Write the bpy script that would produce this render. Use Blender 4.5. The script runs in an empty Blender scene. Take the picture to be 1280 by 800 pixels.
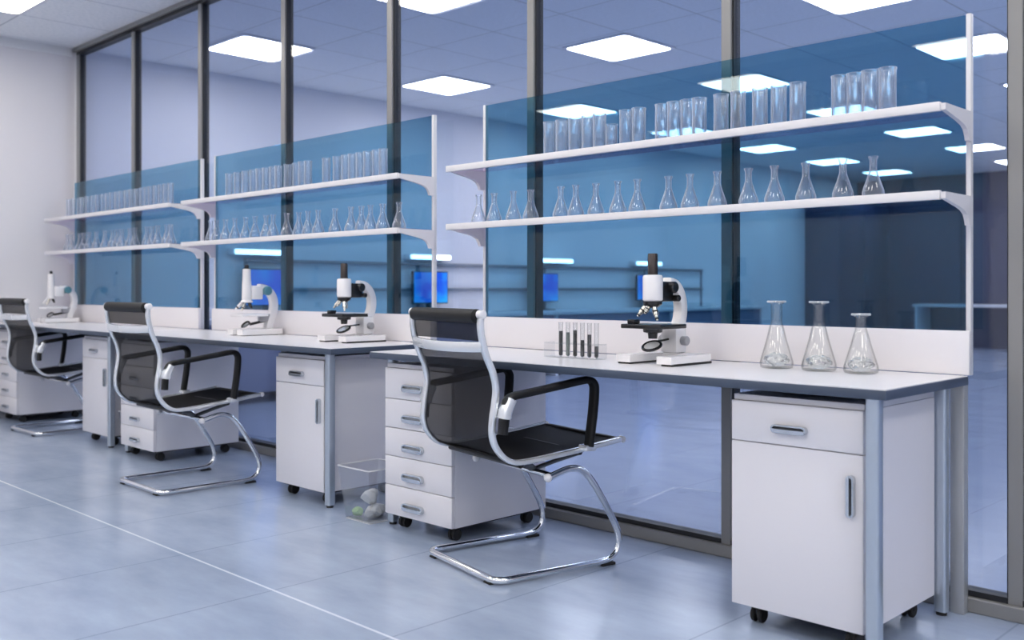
import bpy, bmesh, math, random
from mathutils import Vector, Matrix
random.seed(4)
SC = bpy.context.scene
COL = SC.collection
PI = math.pi
R = math.radians
ORD = ['first', 'second', 'third', 'fourth', 'fifth', 'sixth', 'seventh', 'eighth', 'ninth', 'tenth', 'eleventh', 'twelfth', 'thirteenth',
       'fourteenth', 'fifteenth', 'sixteenth', 'seventeenth', 'eighteenth', 'nineteenth', 'twentieth', 'twenty-first', 'twenty-second', 'twenty-third']

# ------------------------------------------------------------------ materials
def new_mat(name):
    m = bpy.data.materials.new(name); m.use_nodes = True
    nt = m.node_tree; nt.nodes.clear()
    out = nt.nodes.new('ShaderNodeOutputMaterial')
    return m, nt, out

def principled(name, color, rough=0.5, metal=0.0, spec=0.5, noise=None, bump=None, coat=0.0):
    m, nt, out = new_mat(name)
    b = nt.nodes.new('ShaderNodeBsdfPrincipled')
    b.inputs['Base Color'].default_value = (*color, 1)
    b.inputs['Roughness'].default_value = rough
    b.inputs['Metallic'].default_value = metal
    b.inputs['Specular IOR Level'].default_value = spec
    b.inputs['Coat Weight'].default_value = coat
    nt.links.new(b.outputs[0], out.inputs['Surface'])
    if noise or bump:
        tc = nt.nodes.new('ShaderNodeTexCoord')
        n = nt.nodes.new('ShaderNodeTexNoise')
        sc, amt = noise if noise else bump
        n.inputs['Scale'].default_value = sc
        n.inputs['Detail'].default_value = 4
        nt.links.new(tc.outputs['Object'], n.inputs['Vector'])
        if noise:
            mx = nt.nodes.new('ShaderNodeMixRGB')
            mx.inputs['Color1'].default_value = (*[c * (1 - amt) for c in color], 1)
            mx.inputs['Color2'].default_value = (*[min(1, c * (1 + amt)) for c in color], 1)
            nt.links.new(n.outputs['Fac'], mx.inputs['Fac'])
            nt.links.new(mx.outputs[0], b.inputs['Base Color'])
        if bump:
            bp = nt.nodes.new('ShaderNodeBump'); bp.inputs['Strength'].default_value = bump[1]
            n2 = nt.nodes.new('ShaderNodeTexNoise'); n2.inputs['Scale'].default_value = bump[0]
            nt.links.new(tc.outputs['Object'], n2.inputs['Vector'])
            nt.links.new(n2.outputs['Fac'], bp.inputs['Height'])
            nt.links.new(bp.outputs[0], b.inputs['Normal'])
    return m

def sheet_glass(name, tint, f0=0.04, power=5.0, gmax=1.0):
    """flat tinted pane: straight-through tint plus a Fresnel-like mirror"""
    m, nt, out = new_mat(name)
    tr = nt.nodes.new('ShaderNodeBsdfTransparent'); tr.inputs['Color'].default_value = (*tint, 1)
    gl = nt.nodes.new('ShaderNodeBsdfGlossy'); gl.inputs['Roughness'].default_value = 0.0
    gl.inputs['Color'].default_value = (1, 1, 1, 1)
    lw = nt.nodes.new('ShaderNodeLayerWeight'); lw.inputs['Blend'].default_value = 0.5
    pw = nt.nodes.new('ShaderNodeMath'); pw.operation = 'POWER'; pw.inputs[1].default_value = power
    nt.links.new(lw.outputs['Facing'], pw.inputs[0])
    ma = nt.nodes.new('ShaderNodeMath'); ma.operation = 'MULTIPLY_ADD'
    ma.inputs[1].default_value = gmax - f0; ma.inputs[2].default_value = f0
    nt.links.new(pw.outputs[0], ma.inputs[0])
    mx = nt.nodes.new('ShaderNodeMixShader')
    nt.links.new(ma.outputs[0], mx.inputs[0]); nt.links.new(tr.outputs[0], mx.inputs[1]); nt.links.new(gl.outputs[0], mx.inputs[2])
    nt.links.new(mx.outputs[0], out.inputs['Surface'])
    return m

def clear_glass(name, mid, edge, f0=0.05, fpow=3.0, epow=2.0, gmax=0.8, refr_white=None, refr=0.0):
    """thin glass wall: clear face-on, tinted where the wall is seen edge-on, with a Fresnel-like mirror"""
    m, nt, out = new_mat(name)
    lw = nt.nodes.new('ShaderNodeLayerWeight'); lw.inputs['Blend'].default_value = 0.5
    def power(e):
        p = nt.nodes.new('ShaderNodeMath'); p.operation = 'POWER'; p.inputs[1].default_value = e
        nt.links.new(lw.outputs['Facing'], p.inputs[0]); return p
    pe = power(epow)
    mc = nt.nodes.new('ShaderNodeMixRGB'); mc.inputs['Color1'].default_value = (*mid, 1); mc.inputs['Color2'].default_value = (*edge, 1)
    nt.links.new(pe.outputs[0], mc.inputs[0])
    tr = nt.nodes.new('ShaderNodeBsdfTransparent'); nt.links.new(mc.outputs[0], tr.inputs['Color'])
    gl = nt.nodes.new('ShaderNodeBsdfGlossy'); gl.inputs['Roughness'].default_value = 0.03
    pf = power(fpow)
    ma = nt.nodes.new('ShaderNodeMath'); ma.operation = 'MULTIPLY_ADD'; ma.inputs[1].default_value = gmax - f0; ma.inputs[2].default_value = f0
    nt.links.new(pf.outputs[0], ma.inputs[0])
    mx = nt.nodes.new('ShaderNodeMixShader')
    nt.links.new(ma.outputs[0], mx.inputs[0]); nt.links.new(tr.outputs[0], mx.inputs[1]); nt.links.new(gl.outputs[0], mx.inputs[2])
    if refr:
        gg = nt.nodes.new('ShaderNodeBsdfGlass'); gg.inputs['IOR'].default_value = 1.47; gg.inputs['Color'].default_value = (0.97, 0.985, 1.0, 1)
        m3 = nt.nodes.new('ShaderNodeMixShader'); m3.inputs[0].default_value = refr
        nt.links.new(mx.outputs[0], m3.inputs[1]); nt.links.new(gg.outputs[0], m3.inputs[2]); mx = m3
    if refr_white:      # whitish colour standing in for refracted room light, stronger along the edges
        df = nt.nodes.new('ShaderNodeBsdfDiffuse'); df.inputs['Color'].default_value = (0.86, 0.90, 0.97, 1)
        tl = nt.nodes.new('ShaderNodeBsdfTranslucent'); tl.inputs['Color'].default_value = (0.86, 0.90, 0.97, 1)
        dm = nt.nodes.new('ShaderNodeMixShader'); dm.inputs[0].default_value = 0.4
        nt.links.new(df.outputs[0], dm.inputs[1]); nt.links.new(tl.outputs[0], dm.inputs[2])
        pm = power(refr_white[2])
        mk = nt.nodes.new('ShaderNodeMath'); mk.operation = 'MULTIPLY_ADD'; mk.inputs[1].default_value = refr_white[1]; mk.inputs[2].default_value = refr_white[0]
        nt.links.new(pm.outputs[0], mk.inputs[0])
        m2 = nt.nodes.new('ShaderNodeMixShader')
        nt.links.new(mk.outputs[0], m2.inputs[0]); nt.links.new(mx.outputs[0], m2.inputs[1]); nt.links.new(dm.outputs[0], m2.inputs[2])
        mx = m2
    nt.links.new(mx.outputs[0], out.inputs['Surface'])
    return m

def thick_glass():
    m, nt, out = new_mat('thick_flask_base_glass')
    g = nt.nodes.new('ShaderNodeBsdfGlass'); g.inputs['Color'].default_value = (0.96, 0.98, 0.97, 1); g.inputs['IOR'].default_value = 1.4
    tr = nt.nodes.new('ShaderNodeBsdfTransparent')
    mx = nt.nodes.new('ShaderNodeMixShader'); mx.inputs[0].default_value = 0.35
    nt.links.new(g.outputs[0], mx.inputs[1]); nt.links.new(tr.outputs[0], mx.inputs[2]); nt.links.new(mx.outputs[0], out.inputs['Surface'])
    return m

def mesh_fabric(name, color, see):
    m, nt, out = new_mat(name)
    b = nt.nodes.new('ShaderNodeBsdfPrincipled'); b.inputs['Base Color'].default_value = (*color, 1)
    b.inputs['Roughness'].default_value = 0.6; b.inputs['Specular IOR Level'].default_value = 0.15
    tr = nt.nodes.new('ShaderNodeBsdfTransparent')
    tc = nt.nodes.new('ShaderNodeTexCoord')
    w = nt.nodes.new('ShaderNodeTexWave'); w.inputs['Scale'].default_value = 160; w.bands_direction = 'X'
    nt.links.new(tc.outputs['Object'], w.inputs['Vector'])
    ma = nt.nodes.new('ShaderNodeMath'); ma.operation = 'MULTIPLY_ADD'
    ma.inputs[1].default_value = 0.08; ma.inputs[2].default_value = see - 0.04
    nt.links.new(w.outputs['Fac'], ma.inputs[0])
    mx = nt.nodes.new('ShaderNodeMixShader')
    nt.links.new(ma.outputs[0], mx.inputs[0]); nt.links.new(b.outputs[0], mx.inputs[1]); nt.links.new(tr.outputs[0], mx.inputs[2])
    nt.links.new(mx.outputs[0], out.inputs['Surface'])
    return m

def emission(name, color, strength):
    m, nt, out = new_mat(name)
    e = nt.nodes.new('ShaderNodeEmission'); e.inputs['Color'].default_value = (*color, 1); e.inputs['Strength'].default_value = strength
    nt.links.new(e.outputs[0], out.inputs['Surface'])
    return m

def grid_mask(nt, pos, period, offset, half, axis):
    """1 on lines of a regular grid along one axis"""
    sp = nt.nodes.new('ShaderNodeSeparateXYZ'); nt.links.new(pos, sp.inputs[0])
    a = nt.nodes.new('ShaderNodeMath'); a.operation = 'SUBTRACT'; a.inputs[1].default_value = offset - period / 2
    nt.links.new(sp.outputs[axis], a.inputs[0])
    f = nt.nodes.new('ShaderNodeMath'); f.operation = 'FLOORED_MODULO'; f.inputs[1].default_value = period
    nt.links.new(a.outputs[0], f.inputs[0])
    s = nt.nodes.new('ShaderNodeMath'); s.operation = 'SUBTRACT'; s.inputs[1].default_value = period / 2
    nt.links.new(f.outputs[0], s.inputs[0])
    b = nt.nodes.new('ShaderNodeMath'); b.operation = 'ABSOLUTE'; nt.links.new(s.outputs[0], b.inputs[0])
    c = nt.nodes.new('ShaderNodeMath'); c.operation = 'LESS_THAN'; c.inputs[1].default_value = half
    nt.links.new(b.outputs[0], c.inputs[0])
    return c.outputs[0]

def floor_mat(A, B, name):
    m, nt, out = new_mat(name)
    b = nt.nodes.new('ShaderNodeBsdfPrincipled')
    geo = nt.nodes.new('ShaderNodeNewGeometry'); pos = geo.outputs['Position']
    n = nt.nodes.new('ShaderNodeTexNoise'); n.inputs['Scale'].default_value = 2.2; n.inputs['Detail'].default_value = 7; n.inputs['Roughness'].default_value = 0.6
    mp = nt.nodes.new('ShaderNodeMapping'); mp.inputs['Scale'].default_value = (1, 2.4, 1)
    nt.links.new(pos, mp.inputs[0]); nt.links.new(mp.outputs[0], n.inputs['Vector'])
    cr = nt.nodes.new('ShaderNodeValToRGB')
    cr.color_ramp.elements[0].position = 0.3; cr.color_ramp.elements[0].color = (*A, 1)
    cr.color_ramp.elements[1].position = 0.72; cr.color_ramp.elements[1].color = (*B, 1)
    nt.links.new(n.outputs['Fac'], cr.inputs[0])
    gx = grid_mask(nt, pos, 0.635, -2.895, 0.0035, 0)
    gy = grid_mask(nt, pos, 60.0, 1.79, 0.005, 1)
    m1 = nt.nodes.new('ShaderNodeMixRGB'); m1.inputs['Color2'].default_value = (0.13, 0.16, 0.22, 1)
    mul = nt.nodes.new('ShaderNodeMath'); mul.operation = 'MULTIPLY'; mul.inputs[1].default_value = 0.38
    nt.links.new(gx, mul.inputs[0]); nt.links.new(mul.outputs[0], m1.inputs[0]); nt.links.new(cr.outputs[0], m1.inputs['Color1'])
    m2 = nt.nodes.new('ShaderNodeMixRGB'); m2.inputs['Color2'].default_value = (0.68, 0.73, 0.83, 1)  # pale colour paints the bright reflection along this one seam
    nt.links.new(gy, m2.inputs[0]); nt.links.new(m1.outputs[0], m2.inputs['Color1'])
    nt.links.new(m2.outputs[0], b.inputs['Base Color'])
    rr = nt.nodes.new('ShaderNodeMapRange'); rr.inputs['To Min'].default_value = 0.17; rr.inputs['To Max'].default_value = 0.22
    nt.links.new(n.outputs['Fac'], rr.inputs[0]); nt.links.new(rr.outputs[0], b.inputs['Roughness'])
    b.inputs['Specular IOR Level'].default_value = 0.5
    nt.links.new(b.outputs[0], out.inputs['Surface'])
    return m

def ceiling_mat():
    m, nt, out = new_mat('speckled_ceiling_tile')
    b = nt.nodes.new('ShaderNodeBsdfPrincipled'); b.inputs['Roughness'].default_value = 0.9
    geo = nt.nodes.new('ShaderNodeNewGeometry'); pos = geo.outputs['Position']
    n = nt.nodes.new('ShaderNodeTexNoise'); n.inputs['Scale'].default_value = 38; n.inputs['Detail'].default_value = 3
    nt.links.new(pos, n.inputs['Vector'])
    cr = nt.nodes.new('ShaderNodeValToRGB')
    cr.color_ramp.elements[0].position = 0.3; cr.color_ramp.elements[0].color = (0.84, 0.86, 0.88, 1)
    cr.color_ramp.elements[1].position = 0.65; cr.color_ramp.elements[1].color = (0.95, 0.955, 0.965, 1)
    nt.links.new(n.outputs['Fac'], cr.inputs[0])
    gx = grid_mask(nt, pos, 0.7, -7.5, 0.005, 0)
    gy = grid_mask(nt, pos, 0.683, 2.545, 0.005, 1)
    mxx = nt.nodes.new('ShaderNodeMath'); mxx.operation = 'MAXIMUM'
    nt.links.new(gx, mxx.inputs[0]); nt.links.new(gy, mxx.inputs[1])
    mm = nt.nodes.new('ShaderNodeMixRGB'); mm.inputs['Color2'].default_value = (0.52, 0.54, 0.58, 1)
    nt.links.new(mxx.outputs[0], mm.inputs[0]); nt.links.new(cr.outputs[0], mm.inputs['Color1'])
    nt.links.new(mm.outputs[0], b.inputs['Base Color'])
    nt.links.new(b.outputs[0], out.inputs['Surface'])
    return m

def screen_mat():
    m, nt, out = new_mat('blue_desktop_screen')
    tc = nt.nodes.new('ShaderNodeTexCoord'); n = nt.nodes.new('ShaderNodeTexNoise'); n.inputs['Scale'].default_value = 5.0; n.inputs['Detail'].default_value = 1.0
    nt.links.new(tc.outputs['Object'], n.inputs['Vector'])
    cr = nt.nodes.new('ShaderNodeValToRGB')
    cr.color_ramp.elements[0].position = 0.35; cr.color_ramp.elements[0].color = (0.02, 0.10, 0.62, 1)
    cr.color_ramp.elements[1].position = 0.68; cr.color_ramp.elements[1].color = (0.03, 0.42, 0.9, 1)
    nt.links.new(n.outputs['Fac'], cr.inputs[0])
    e = nt.nodes.new('ShaderNodeEmission'); e.inputs['Strength'].default_value = 1.1
    nt.links.new(cr.outputs[0], e.inputs['Color']); nt.links.new(e.outputs[0], out.inputs['Surface'])
    return m

FLOOR_A = (0.305, 0.37, 0.51)
FLOOR_B = (0.415, 0.49, 0.64)
M = {}
M['floor'] = floor_mat(FLOOR_A, FLOOR_B, 'polished_blue_grey_tile')
M['floor_beyond'] = floor_mat((0.25, 0.31, 0.44), (0.32, 0.39, 0.53), 'dimmed_blue_grey_tile')  # same tile with the dimmer light beyond the glass put into its colour
M['ceiling'] = ceiling_mat()
M['wall'] = principled('painted_wall', (0.74, 0.72, 0.75), 0.85, noise=(1.5, 0.03))
M['wall_white'] = principled('white_wall_beyond', (0.82, 0.82, 0.86), 0.8)
M['wall_dark'] = principled('dark_navy_wall', (0.03, 0.036, 0.085), 0.5)
M['wall_door'] = principled('navy_door', (0.036, 0.042, 0.095), 0.45)
M['base'] = principled('baseboard_grey', (0.28, 0.29, 0.33), 0.5)
M['mullion'] = principled('brushed_grey_aluminium', (0.29, 0.285, 0.28), 0.42, 0.3)
M['gasket'] = principled('black_gasket', (0.012, 0.013, 0.016), 0.5)
M['pane'] = sheet_glass('blue_tinted_glazing', (0.78, 0.83, 0.95), 0.045, 4.5, 0.85)
M['teal'] = sheet_glass('teal_glass_panel', (0.485, 0.705, 0.80), 0.03, 4.5, 0.75)
M['white'] = principled('white_laminate', (0.80, 0.775, 0.81), 0.38, noise=(3, 0.015))
M['white_top'] = principled('white_worktop', (0.84, 0.815, 0.84), 0.24, noise=(3, 0.015))
M['edge'] = principled('slate_edge', (0.058, 0.078, 0.12), 0.4)
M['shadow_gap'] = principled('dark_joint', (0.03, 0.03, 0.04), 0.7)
M['carcass'] = principled('grey_cabinet_body', (0.84, 0.815, 0.855), 0.42, noise=(2, 0.02))
M['shelf_glass'] = sheet_glass('tinted_shelf_glass', (0.86, 0.77, 0.88), 0.03, 4.5, 0.7)
M['shelf'] = principled('white_shelf_board', (0.80, 0.775, 0.79), 0.4)
M['upright'] = principled('white_upright', (0.74, 0.74, 0.76), 0.35)
M['post'] = principled('grey_steel_post', (0.46, 0.47, 0.49), 0.4, 0.3)
M['alu'] = principled('satin_aluminium', (0.53, 0.59, 0.66), 0.28, 0.75)
M['silver'] = principled('silver_handle', (0.62, 0.66, 0.71), 0.22, 0.85)
M['recess'] = principled('dark_recess', (0.03, 0.035, 0.045), 0.4)
M['recess_grey'] = principled('grey_recess', (0.60, 0.62, 0.66), 0.4, 0.1)
M['chrome'] = principled('chrome', (0.86, 0.88, 0.91), 0.09, 1.0)
M['polish'] = principled('polished_aluminium', (0.90, 0.92, 0.94), 0.22, 0.7)
M['black'] = principled('black_plastic', (0.014, 0.014, 0.016), 0.38)
M['rubber'] = principled('black_rubber', (0.012, 0.012, 0.013), 0.65)
M['leather'] = principled('black_pad', (0.009, 0.009, 0.010), 0.5, spec=0.3)
M['mesh_back'] = mesh_fabric('black_mesh_back', (0.016, 0.015, 0.017), 0.36)
M['mesh_seat'] = mesh_fabric('black_mesh_seat', (0.007, 0.0068, 0.0075), 0.04)
M['enamel'] = principled('white_enamel', (0.86, 0.84, 0.86), 0.22, coat=0.4)
M['scope_black'] = principled('microscope_black', (0.013, 0.013, 0.015), 0.25)
M['eyepiece'] = principled('eyepiece_black', (0.05, 0.04, 0.04), 0.18, 0.4)
M['scope_grey'] = principled('microscope_grey', (0.36, 0.36, 0.39), 0.35, 0.3)
M['scope_teal'] = principled('teal_knob', (0.10, 0.26, 0.32), 0.35)
M['brass'] = principled('nickel_barrel', (0.68, 0.65, 0.58), 0.18, 0.95)
M['mirror'] = principled('mirror', (0.86, 0.86, 0.88), 0.3, 0.1)
M['tube_glass'] = clear_glass('borosilicate_cylinder', (0.97, 0.98, 1.0), (0.30, 0.46, 0.72), 0.07, 2.5, 2.0, 0.35, (0.045, 1.1, 1.7), 0.12)
M['flask_glass'] = clear_glass('borosilicate_flask', (0.98, 0.99, 1.0), (0.35, 0.48, 0.66), 0.06, 2.5, 2.2, 0.35, (0.012, 1.1, 2.0), 0.0)
M['big_glass'] = clear_glass('clear_flask_glass', (0.985, 0.988, 0.985), (0.16, 0.18, 0.18), 0.06, 4.0, 5.5, 0.6)
M['lip_glass'] = clear_glass('flask_lip_glass', (0.93, 0.95, 0.95), (0.4, 0.44, 0.44), 0.15, 2.0, 3.0, 0.8, (0.25, 0.5, 2.0))
M['thick_glass'] = thick_glass()
M['acrylic'] = sheet_glass('clear_acrylic', (0.93, 0.94, 0.95), 0.045, 4, 0.8)
M['bin'] = sheet_glass('clear_bin_plastic', (0.90, 0.91, 0.93), 0.09, 4, 0.8)
M['thin_glass'] = clear_glass('test_tube_glass', (0.96, 0.965, 0.97), (0.45, 0.48, 0.5), 0.04, 3.0, 3.0, 0.6)
M['liq_a'] = principled('charcoal_sample', (0.05, 0.05, 0.055), 0.3)
M['liq_b'] = principled('grey_green_sample', (0.20, 0.24, 0.23), 0.3)
M['liq_c'] = principled('dark_sample', (0.03, 0.03, 0.035), 0.3)
M['paper'] = principled('crumpled_paper', (0.82, 0.82, 0.80), 0.85)
M['paper_green'] = principled('green_paper', (0.42, 0.62, 0.30), 0.8)
M['light'] = emission('panel_light', (1.0, 0.95, 0.86), 9.0)
M['strip'] = emission('strip_light', (0.92, 0.96, 1.0), 6.0)
M['screen'] = screen_mat()
M['fixture'] = principled('white_fixture', (0.8, 0.8, 0.82), 0.5)
M['bench'] = principled('pale_bench', (0.70, 0.72, 0.76), 0.4)
M['bench_front'] = principled('slate_blue_front', (0.17, 0.20, 0.31), 0.45)
M['rail_dark'] = principled('dark_rail', (0.20, 0.22, 0.27), 0.4)
M['door_face'] = principled('laminate_front', (0.80, 0.775, 0.81), 0.34)

# ------------------------------------------------------------------ mesh helpers
def BM():
    return bmesh.new()

def obj(name, bm, mat, parent=None, smooth=True, loc=None):
    bmesh.ops.recalc_face_normals(bm, faces=bm.faces[:])
    if smooth:
        for f in bm.faces: f.smooth = True
        for e in bm.edges:
            if len(e.link_faces) != 2 or e.calc_face_angle(0) > R(34): e.smooth = False
    me = bpy.data.meshes.new(name); bm.to_mesh(me); bm.free()
    o = bpy.data.objects.new(name, me); COL.objects.link(o)
    if mat: me.materials.append(mat)
    if parent: o.parent = parent
    if loc: o.location = loc
    return o

def box(bm, x0, x1, y0, y1, z0, z1, bev=0.0, seg=2):
    vs = [bm.verts.new((x, y, z)) for x in (x0, x1) for y in (y0, y1) for z in (z0, z1)]
    idx = [(0, 1, 3, 2), (4, 6, 7, 5), (0, 4, 5, 1), (2, 3, 7, 6), (0, 2, 6, 4), (1, 5, 7, 3)]
    fs = [bm.faces.new([vs[i] for i in q]) for q in idx]
    if bev:
        es = list({e for f in fs for e in f.edges})
        bmesh.ops.bevel(bm, geom=es, offset=bev, segments=seg, affect='EDGES', profile=0.5)

def boxc(bm, c, d, bev=0.0):
    box(bm, c[0] - d[0] / 2, c[0] + d[0] / 2, c[1] - d[1] / 2, c[1] + d[1] / 2, c[2] - d[2] / 2, c[2] + d[2] / 2, bev)

def cyl(bm, p0, p1, r0, r1=None, seg=20, bev=0.0):
    r1 = r0 if r1 is None else r1
    p0 = Vector(p0); p1 = Vector(p1); t = (p1 - p0).normalized()
    a = t.orthogonal().normalized(); b = t.cross(a)
    rings = []
    L = (p1 - p0).length
    prof = [(0, r0), (L, r1)] if not bev else [(0, r0 - bev), (bev, r0), (L - bev, r1), (L, r1 - bev)]
    for s, r in prof:
        rings.append([bm.verts.new(p0 + t * s + (a * math.cos(2 * PI * k / seg) + b * math.sin(2 * PI * k / seg)) * r) for k in range(seg)])
    for i in range(len(rings) - 1):
        for k in range(seg):
            bm.faces.new((rings[i][k], rings[i][(k + 1) % seg], rings[i + 1][(k + 1) % seg], rings[i + 1][k]))
    bm.faces.new(rings[0][::-1]); bm.faces.new(rings[-1])

def sphere(bm, c, r, u=16, v=10, sc=(1, 1, 1)):
    bmesh.ops.create_uvsphere(bm, u_segments=u, v_segments=v, radius=r, matrix=Matrix.Translation(c) @ Matrix.Diagonal((*sc, 1)))

def lathe(bm, prof, seg=24, c=(0, 0, 0)):
    """profile of (r, z) starting and ending on the axis or closed"""
    rings = []
    for r, z in prof:
        if r < 1e-6:
            rings.append([bm.verts.new((c[0], c[1], c[2] + z))])
        else:
            rings.append([bm.verts.new((c[0] + r * math.cos(2 * PI * k / seg), c[1] + r * math.sin(2 * PI * k / seg), c[2] + z)) for k in range(seg)])
    for i in range(len(rings) - 1):
        A, B = rings[i], rings[i + 1]
        for k in range(seg):
            k2 = (k + 1) % seg
            if len(A) == 1 and len(B) == 1: continue
            if len(A) == 1: bm.faces.new((A[0], B[k2], B[k]))
            elif len(B) == 1: bm.faces.new((A[k], A[k2], B[0]))
            else: bm.faces.new((A[k], A[k2], B[k2], B[k]))

def catmull(pts, n=6):
    P = [Vector(p) for p in pts]; out = []
    for i in range(len(P) - 1):
        p0 = P[max(i - 1, 0)]; p1 = P[i]; p2 = P[i + 1]; p3 = P[min(i + 2, len(P) - 1)]
        for k in range(n):
            t = k / n
            out.append(0.5 * ((2 * p1) + (p2 - p0) * t + (2 * p0 - 5 * p1 + 4 * p2 - p3) * t * t + (3 * p1 - p0 - 3 * p2 + p3) * t ** 3))
    out.append(P[-1])
    return out

def sweep(bm, pts, section, up=None, cap=True):
    """sweep a closed 2-D section along pts; up = fixed lateral axis or None (parallel transport)"""
    P = [Vector(p) for p in pts]; n = len(P); rings = []
    a = None
    for i in range(n):
        t = (P[min(i + 1, n - 1)] - P[max(i - 1, 0)]).normalized()
        if up is not None:
            a = Vector(up); a = (a - t * a.dot(t)).normalized()
        elif a is None:
            a = t.orthogonal().normalized()
        else:
            a = (a - t * a.dot(t)).normalized()
        b = t.cross(a)
        rings.append([bm.verts.new(P[i] + a * u + b * v) for u, v in section])
    m = len(section)
    for i in range(n - 1):
        for k in range(m):
            bm.faces.new((rings[i][k], rings[i][(k + 1) % m], rings[i + 1][(k + 1) % m], rings[i + 1][k]))
    if cap:
        bm.faces.new(rings[0][::-1]); bm.faces.new(rings[-1])

def circ(r, n=14):
    return [(r * math.cos(2 * PI * k / n), r * math.sin(2 * PI * k / n)) for k in range(n)]

def rrect(w, h, r=0.003, n=3):
    out = []
    for cx, cy, a0 in ((w / 2 - r, h / 2 - r, 0), (-w / 2 + r, h / 2 - r, 90), (-w / 2 + r, -h / 2 + r, 180), (w / 2 - r, -h / 2 + r, 270)):
        for k in range(n + 1):
            a = R(a0 + 90 * k / n); out.append((cx + r * math.cos(a), cy + r * math.sin(a)))
    return out

def stadium(L, H, n=8):
    """outline in (u, v), long axis u"""
    r = H / 2; out = []
    for k in range(n + 1):
        a = -PI / 2 + PI * k / n; out.append((L / 2 - r + r * math.cos(a), r * math.sin(a)))
    for k in range(n + 1):
        a = PI / 2 + PI * k / n; out.append((-L / 2 + r + r * math.cos(a), r * math.sin(a)))
    return out

def prism(bm, outline, f):
    """extrude outline: f(u, v, 0/1) -> co"""
    A = [bm.verts.new(f(u, v, 0)) for u, v in outline]; B = [bm.verts.new(f(u, v, 1)) for u, v in outline]
    n = len(A)
    for k in range(n): bm.faces.new((A[k], A[(k + 1) % n], B[(k + 1) % n], B[k]))
    bm.faces.new(A[::-1]); bm.faces.new(B)

def ring_prism(bm, out, inn, f, crown=None):
    n = len(out)
    L = [[bm.verts.new(f(u, v, w)) for u, v in o] for o, w in ((out, 0), (out, 1), (inn, 1), (inn, 0))]
    for i in range(4):
        A, B = L[i], L[(i + 1) % 4]
        for k in range(n): bm.faces.new((A[k], A[(k + 1) % n], B[(k + 1) % n], B[k]))

def thing(name, label, cat, loc=(0, 0, 0), rz=0.0, group=None):
    o = bpy.data.objects.new(name, None); COL.objects.link(o)
    o.empty_display_size = 0.1
    o.location = loc; o.rotation_euler = (0, 0, rz)
    o['label'] = label; o['category'] = cat
    if group: o['group'] = group
    return o

def tag(o, label, cat, group=None):
    o['label'] = label; o['category'] = cat
    if group: o['group'] = group
    return o

def struct(name, bm, mat, smooth=False):
    o = obj(name, bm, mat, None, smooth); o['kind'] = 'structure'
    return o

def dup(root, loc, rz, label, group=None):
    r = root.copy(); COL.objects.link(r); r.location = loc; r.rotation_euler = (0, 0, rz); r['label'] = label
    if group: r['group'] = group
    for ch in list(root.children):
        c = ch.copy(); COL.objects.link(c); c.parent = r
        for g in list(ch.children):
            d = g.copy(); COL.objects.link(d); d.parent = c
    return r

# ------------------------------------------------------------------ the room
XL, XR = -8.25, 4.4          # inner faces of the left and right walls
YB = -5.2                    # wall behind the photographer
YP = 3.2557                  # glazed partition
YF = 17.6                    # far wall of the room beyond the glass
H = 3.0
b = BM(); box(b, XL - 0.2, XR + 0.2, YB - 0.2, YP, -0.12, 0.0); struct('floor', b, M['floor'])
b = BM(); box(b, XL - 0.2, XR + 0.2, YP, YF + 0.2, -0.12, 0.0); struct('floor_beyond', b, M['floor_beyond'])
b = BM(); box(b, XL - 0.2, XR + 0.2, YB - 0.2, YF + 0.2, H, H + 0.12); struct('ceiling', b, M['ceiling'])
b = BM(); box(b, XL - 0.15, XL, YB - 0.15, YP, 0, H); struct('wall_left', b, M['wall'])
b = BM(); box(b, XL - 0.15, XL, YP, YF + 0.15, 0, H); struct('wall_left_beyond', b, M['wall_white'])
b = BM(); box(b, XR, XR + 0.15, YB - 0.15, YF + 0.15, 0, H); struct('wall_right', b, M['wall_white'])
b = BM(); box(b, XL, XR, YB - 0.15, YB, 0, H); struct('wall_back', b, M['wall'])
b = BM(); box(b, XL, XR, YF, YF + 0.15, 0, H); struct('wall_far', b, M['wall_dark'])
b = BM(); box(b, XL, XL + 0.02, YB, YP - 0.06, H - 0.075, H - 0.045); box(b, XL, XL + 0.012, YB, YP - 0.06, H - 0.045, H); struct('trim_left', b, M['fixture'])
b = BM(); box(b, XL, XL + 0.015, YB, YP - 0.06, 0, 0.09); struct('baseboard_left', b, M['base'])
b = BM(); box(b, XL, XL + 0.015, YP + 0.06, 15.5, 0, 0.11); struct('baseboard_left_beyond', b, M['base'])
# doors and joints of the far wall
for i, x0 in enumerate((-7.86, -6.2, -4.6)):
    b = BM(); box(b, x0, x0 + 1.5, YF - 0.05, YF, 0, 2.35, 0.006); struct('door_%d' % (i + 1), b, M['wall_door'])

# partition: mullions, rails, panes
MX = [-8.195 + 1.0269 * i for i in range(12)]
for i, x in enumerate(MX):
    b = BM()
    w = 0.021
    box(b, x - w, x + w, YP - 0.030, YP + 0.030, 0.0, H, 0.002, 1)
    m = struct('trim_%d' % (i + 1), b, M['mullion'])
    for xa in (x + w, x - w - 0.006):
        g = BM(); box(g, xa, xa + 0.006, YP - 0.018, YP + 0.028, 0.062, H - 0.05); obj('gasket', g, M['gasket'], m, False)
b = BM(); box(b, XL, MX[0] - 0.027, YP - 0.03, YP + 0.03, 0, H, 0.002, 1); struct('trim_15', b, M['upright'])
b = BM(); box(b, XL, XR, YP - 0.05, YP + 0.05, H - 0.035, H - 0.0005, 0.002, 1); hr = struct('trim_16', b, M['mullion'])
g = BM(); box(g, XL + 0.03, XR, YP - 0.03, YP + 0.03, H - 0.06, H - 0.035); obj('gasket', g, M['gasket'], hr, False)
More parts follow.
